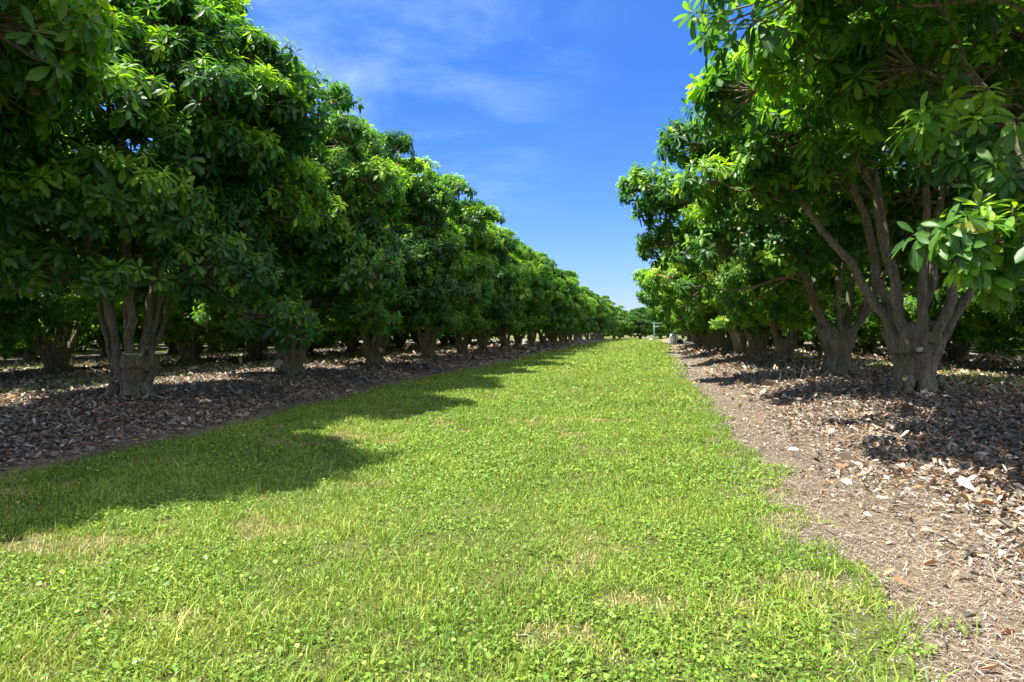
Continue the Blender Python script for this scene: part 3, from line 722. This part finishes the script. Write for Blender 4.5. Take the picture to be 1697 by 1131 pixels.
# fallen leaves
lm = MB()
def litter(n, x0, x1, y0, y1, size, maskf, orange=.22):
    X, Y = sample(n, x0, x1, y0, y1); k = maskf(X, Y); X, Y = X[k], Y[k]; n = len(X)
    P = np.stack([X, Y, zt(X, Y) + rng.uniform(.0, .05, n)], 1)
    az = rng.random(n) * 6.283; el = rng.normal(0.05, .28, n)
    D = np.stack([np.cos(az) * np.cos(el), np.sin(az) * np.cos(el), np.sin(el)], 1)
    nn = np.stack([rng.normal(0, .5, n), rng.normal(0, .5, n), np.ones(n)], 1)
    tone = np.where(rng.random(n) < orange * (0.4 + 1.2 * vnoise(X, Y, 1.3, 61)), rng.uniform(.78, 1, n), np.clip(rng.normal(.35, .23, n), 0, .66))
    tint = np.stack([tone, np.clip(rng.normal(.5, .25, n), 0, 1), rng.random(n)], 1)
    L_ = size * rng.lognormal(0, .3, n)
    lm.add(*leaves_geo(P, D, nn, L_, tint, rng.normal(.05, .25, n), wid=L_ * rng.uniform(.6, 1.1, n), curl=rng.normal(.15, .35, n)))
rm = lambda X, Y: rng.random(len(X)) < smooth01(.45, 2.2, X - right_edge(Y) + .8 * (vnoise(X, Y, .9, 71) - .5)) * .96 + .04 * (X > right_edge(Y))
lmk = lambda X, Y: rng.random(len(X)) < smooth01(.1, .9, left_edge(Y) - X)
litter(62000, 1.4, 12, 2, 14, .078, rm, .22); litter(32000, 1.4, 16, 14, 34, .12, rm, .22); litter(12000, 2, 20, 34, 70, .26, rm)
litter(70000, -20, -6.5, 4, 22, .085, lmk, .10); litter(26000, -26, -6.5, 20, 48, .15, lmk, .12); litter(9000, -24, -6.5, 48, 90, .3, lmk, .12)
litter(60000, .9, 9, 1.6, 13, .05, lambda X, Y: rng.random(len(X)) < smooth01(.2, 2.2, X - right_edge(Y)), .2)
litter(30000, -14, -6.5, 4, 16, .06, lmk, .1)
# a few leaves blown on the grass
litter(70, -6, 1.5, 2.5, 25, .06, lambda X, Y: X < 9, .8)
o = mesh_obj('fallen_leaves', lm.mesh('fallen_leaves'), M['litter']); tag(o, 'dry fallen leaves mulching the ground under the rows', 'leaf litter', kind='stuff')

# chaff and twigs on the path and the mulch
sm = MB()
def chaff(n, x0, x1, y0, y1, l0, l1, w, maskf):
    X, Y = sample(n, x0, x1, y0, y1); k = maskf(X, Y); X, Y = X[k], Y[k]; n = len(X)
    az = rng.random(n) * 6.283; L_ = rng.uniform(l0, l1, n); d = np.stack([np.cos(az), np.sin(az)], 1); s = np.stack([-d[:, 1], d[:, 0]], 1)
    z = zt(X, Y) + rng.uniform(.004, .022, n); dz = rng.normal(0, .10, n) * L_; W = w * rng.uniform(.5, 1.5, n)
    rows = []
    for t, ww in ((-.5, .5), (0, 1), (.5, .4)):
        for sg in (-1, 1):
            rows.append(np.stack([X + d[:, 0] * t * L_ + s[:, 0] * sg * W * ww / 2, Y + d[:, 1] * t * L_ + s[:, 1] * sg * W * ww / 2, z + dz * t + (.12 * L_ if t == 0 else 0 * L_)], 1))
    V = np.stack(rows, 1).reshape(-1, 3); o_ = (np.arange(n) * 6)[:, None]
    Q = np.concatenate([o_ + np.array([[0, 1, 3, 2]]), o_ + np.array([[2, 3, 5, 4]])])
    tint = np.stack([np.clip(rng.normal(.36, .2, n), 0, .66), np.clip(rng.normal(.55, .25, n), 0, 1), rng.random(n)], 1)
    sm.add(V, Q, None, np.repeat(tint, 6, 0))
pm = lambda X, Y: (X > right_edge(Y) - .45) & (rng.random(len(X)) < 1 - .75 * smooth01(1, 3.5, X - right_edge(Y)))
chaff(60000, .9, 5, 1.8, 9, .015, .06, .005, pm); chaff(30000, .9, 6, 9, 22, .03, .12, .010, pm); chaff(16000, 1.2, 8, 22, 60, .08, .3, .03, pm); chaff(2200, 1.4, 8, 2, 14, .08, .26, .007, pm)
chaff(9000, -9, -6.3, 5, 25, .04, .14, .01, lambda X, Y: X < left_edge(Y) + .2)
chaff(14000, -7, 1.4, 1.8, 10, .03, .09, .004, lambda X, Y: rng.random(len(X)) < .15 + .85 * dry(X, Y))
o = mesh_obj('straw_chaff', sm.mesh('straw_chaff'), M['litter']); tag(o, 'fine straw and twig chaff covering the bare path', 'chaff', kind='stuff')

# ------------------------------------------------------------------ light
SUN_EL, SUN_AZ = R(63), R(208)      # azimuth measured from +X, counter-clockwise, of the direction TO the sun
to_sun = np.array([math.cos(SUN_AZ) * math.cos(SUN_EL), math.sin(SUN_AZ) * math.cos(SUN_EL), math.sin(SUN_EL)])
sd = bpy.data.lights.new('sun', 'SUN'); sd.energy = 4.9; sd.angle = R(.53); sd.color = (1, .96, .88)
so = link(bpy.data.objects.new('sun', sd))
from mathutils import Vector
so.rotation_euler = Vector(-to_sun).to_track_quat('-Z', 'Y').to_euler()

w = bpy.data.worlds.new('World'); scene.world = w; w.use_nodes = True
nt = w.node_tree; L = nt.links.new
for n in list(nt.nodes): nt.nodes.remove(n)
out = N(nt, 'ShaderNodeOutputWorld'); bg = N(nt, 'ShaderNodeBackground'); bg.inputs[1].default_value = 0.15
sky = N(nt, 'ShaderNodeTexSky', sky_type='NISHITA'); sky.sun_disc = False
sky.sun_elevation = SUN_EL; sky.sun_rotation = math.pi / 2 - SUN_AZ
sky.air_density = 1.0; sky.dust_density = 0.0; sky.ozone_density = 3.0
sz_ = N(nt, 'ShaderNodeTexCoord'); ss = N(nt, 'ShaderNodeSeparateXYZ'); L(sz_.outputs['Generated'], ss.inputs[0])
grd = ramp(nt, ss.outputs[2], [(0.0, (.225, .25, .375)), (0.12, (.29, .33, .48)), (0.35, (.31, .37, .56)), (0.8, (.5, .58, .74))])
hq = N(nt, 'ShaderNodeVectorMath', operation='MULTIPLY'); L(sky.outputs[0], hq.inputs[0]); L(grd, hq.inputs[1])
hs = N(nt, 'ShaderNodeHueSaturation', inp={'Saturation': 1.12, 'Value': 1.0}); L(hq.outputs[0], hs.inputs['Color'])
# thin high cloud
tc = N(nt, 'ShaderNodeTexCoord')
sx = N(nt, 'ShaderNodeSeparateXYZ'); L(tc.outputs['Generated'], sx.inputs[0])
zz = N(nt, 'ShaderNodeMath', operation='ADD'); L(sx.outputs[2], zz.inputs[0]); zz.inputs[1].default_value = .12
zm = N(nt, 'ShaderNodeMath', operation='MAXIMUM'); L(zz.outputs[0], zm.inputs[0]); zm.inputs[1].default_value = .05
dx = N(nt, 'ShaderNodeMath', operation='DIVIDE'); L(sx.outputs[0], dx.inputs[0]); L(zm.outputs[0], dx.inputs[1])
dy = N(nt, 'ShaderNodeMath', operation='DIVIDE'); L(sx.outputs[1], dy.inputs[0]); L(zm.outputs[0], dy.inputs[1])
cx = N(nt, 'ShaderNodeCombineXYZ'); L(dx.outputs[0], cx.inputs[0]); L(dy.outputs[0], cx.inputs[1])
n1 = N(nt, 'ShaderNodeTexNoise', inp={'Scale': 1.9, 'Detail': 11.0, 'Roughness': 0.58, 'Distortion': 0.35}); L(cx.outputs[0], n1.inputs[0])
# the cloud bank sits up and to the left of the lane
cd = N(nt, 'ShaderNodeVectorMath', operation='DOT_PRODUCT'); L(tc.outputs['Generated'], cd.inputs[0])
cv = Vector((-.50, .80, .44)).normalized(); cd.inputs[1].default_value = cv
cr = N(nt, 'ShaderNodeMapRange', interpolation_type='SMOOTHSTEP', inp={'From Min': .86, 'From Max': .99, 'To Min': 0.0, 'To Max': 1.0}); L(cd.outputs['Value'], cr.inputs[0])
nr = N(nt, 'ShaderNodeMapRange', interpolation_type='SMOOTHSTEP', inp={'From Min': .40, 'From Max': .85, 'To Min': 0.0, 'To Max': .24}); L(n1.outputs[0], nr.inputs[0])
mm = N(nt, 'ShaderNodeMath', operation='MULTIPLY'); L(cr.outputs[0], mm.inputs[0]); L(nr.outputs[0], mm.inputs[1])
mx = N(nt, 'ShaderNodeMix', data_type='RGBA'); L(mm.outputs[0], mx.inputs[0]); L(hs.outputs[0], mx.inputs[6]); mx.inputs[7].default_value = (4.2, 5.0, 6.2, 1)
# unseen bright broken cloud behind the viewer, added as neutral fill light
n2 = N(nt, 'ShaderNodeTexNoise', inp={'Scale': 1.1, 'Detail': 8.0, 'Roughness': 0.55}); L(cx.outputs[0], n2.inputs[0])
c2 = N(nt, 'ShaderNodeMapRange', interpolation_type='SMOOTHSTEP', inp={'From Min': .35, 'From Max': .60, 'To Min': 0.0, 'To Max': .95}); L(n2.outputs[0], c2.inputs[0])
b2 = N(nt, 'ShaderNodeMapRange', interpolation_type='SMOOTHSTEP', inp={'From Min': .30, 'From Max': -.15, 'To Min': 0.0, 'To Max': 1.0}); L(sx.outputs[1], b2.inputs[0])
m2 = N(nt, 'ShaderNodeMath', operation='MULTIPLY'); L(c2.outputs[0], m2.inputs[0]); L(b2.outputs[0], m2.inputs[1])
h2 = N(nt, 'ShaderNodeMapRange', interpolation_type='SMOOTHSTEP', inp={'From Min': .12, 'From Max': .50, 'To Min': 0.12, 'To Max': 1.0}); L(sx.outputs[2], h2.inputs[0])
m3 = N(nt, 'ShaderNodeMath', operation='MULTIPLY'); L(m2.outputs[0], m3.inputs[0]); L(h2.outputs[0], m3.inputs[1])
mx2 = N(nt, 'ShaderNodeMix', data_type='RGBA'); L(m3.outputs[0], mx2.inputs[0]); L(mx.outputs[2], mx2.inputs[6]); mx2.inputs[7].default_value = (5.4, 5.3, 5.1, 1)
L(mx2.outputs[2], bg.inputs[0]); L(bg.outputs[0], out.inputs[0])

scene.view_settings.view_transform = 'Standard'; scene.view_settings.look = 'None'
scene.view_settings.exposure = 1.5; scene.view_settings.gamma = 1.0
scene.cycles.max_bounces = 8; scene.cycles.transmission_bounces = 4; scene.cycles.diffuse_bounces = 4
scene.cycles.use_denoising = True
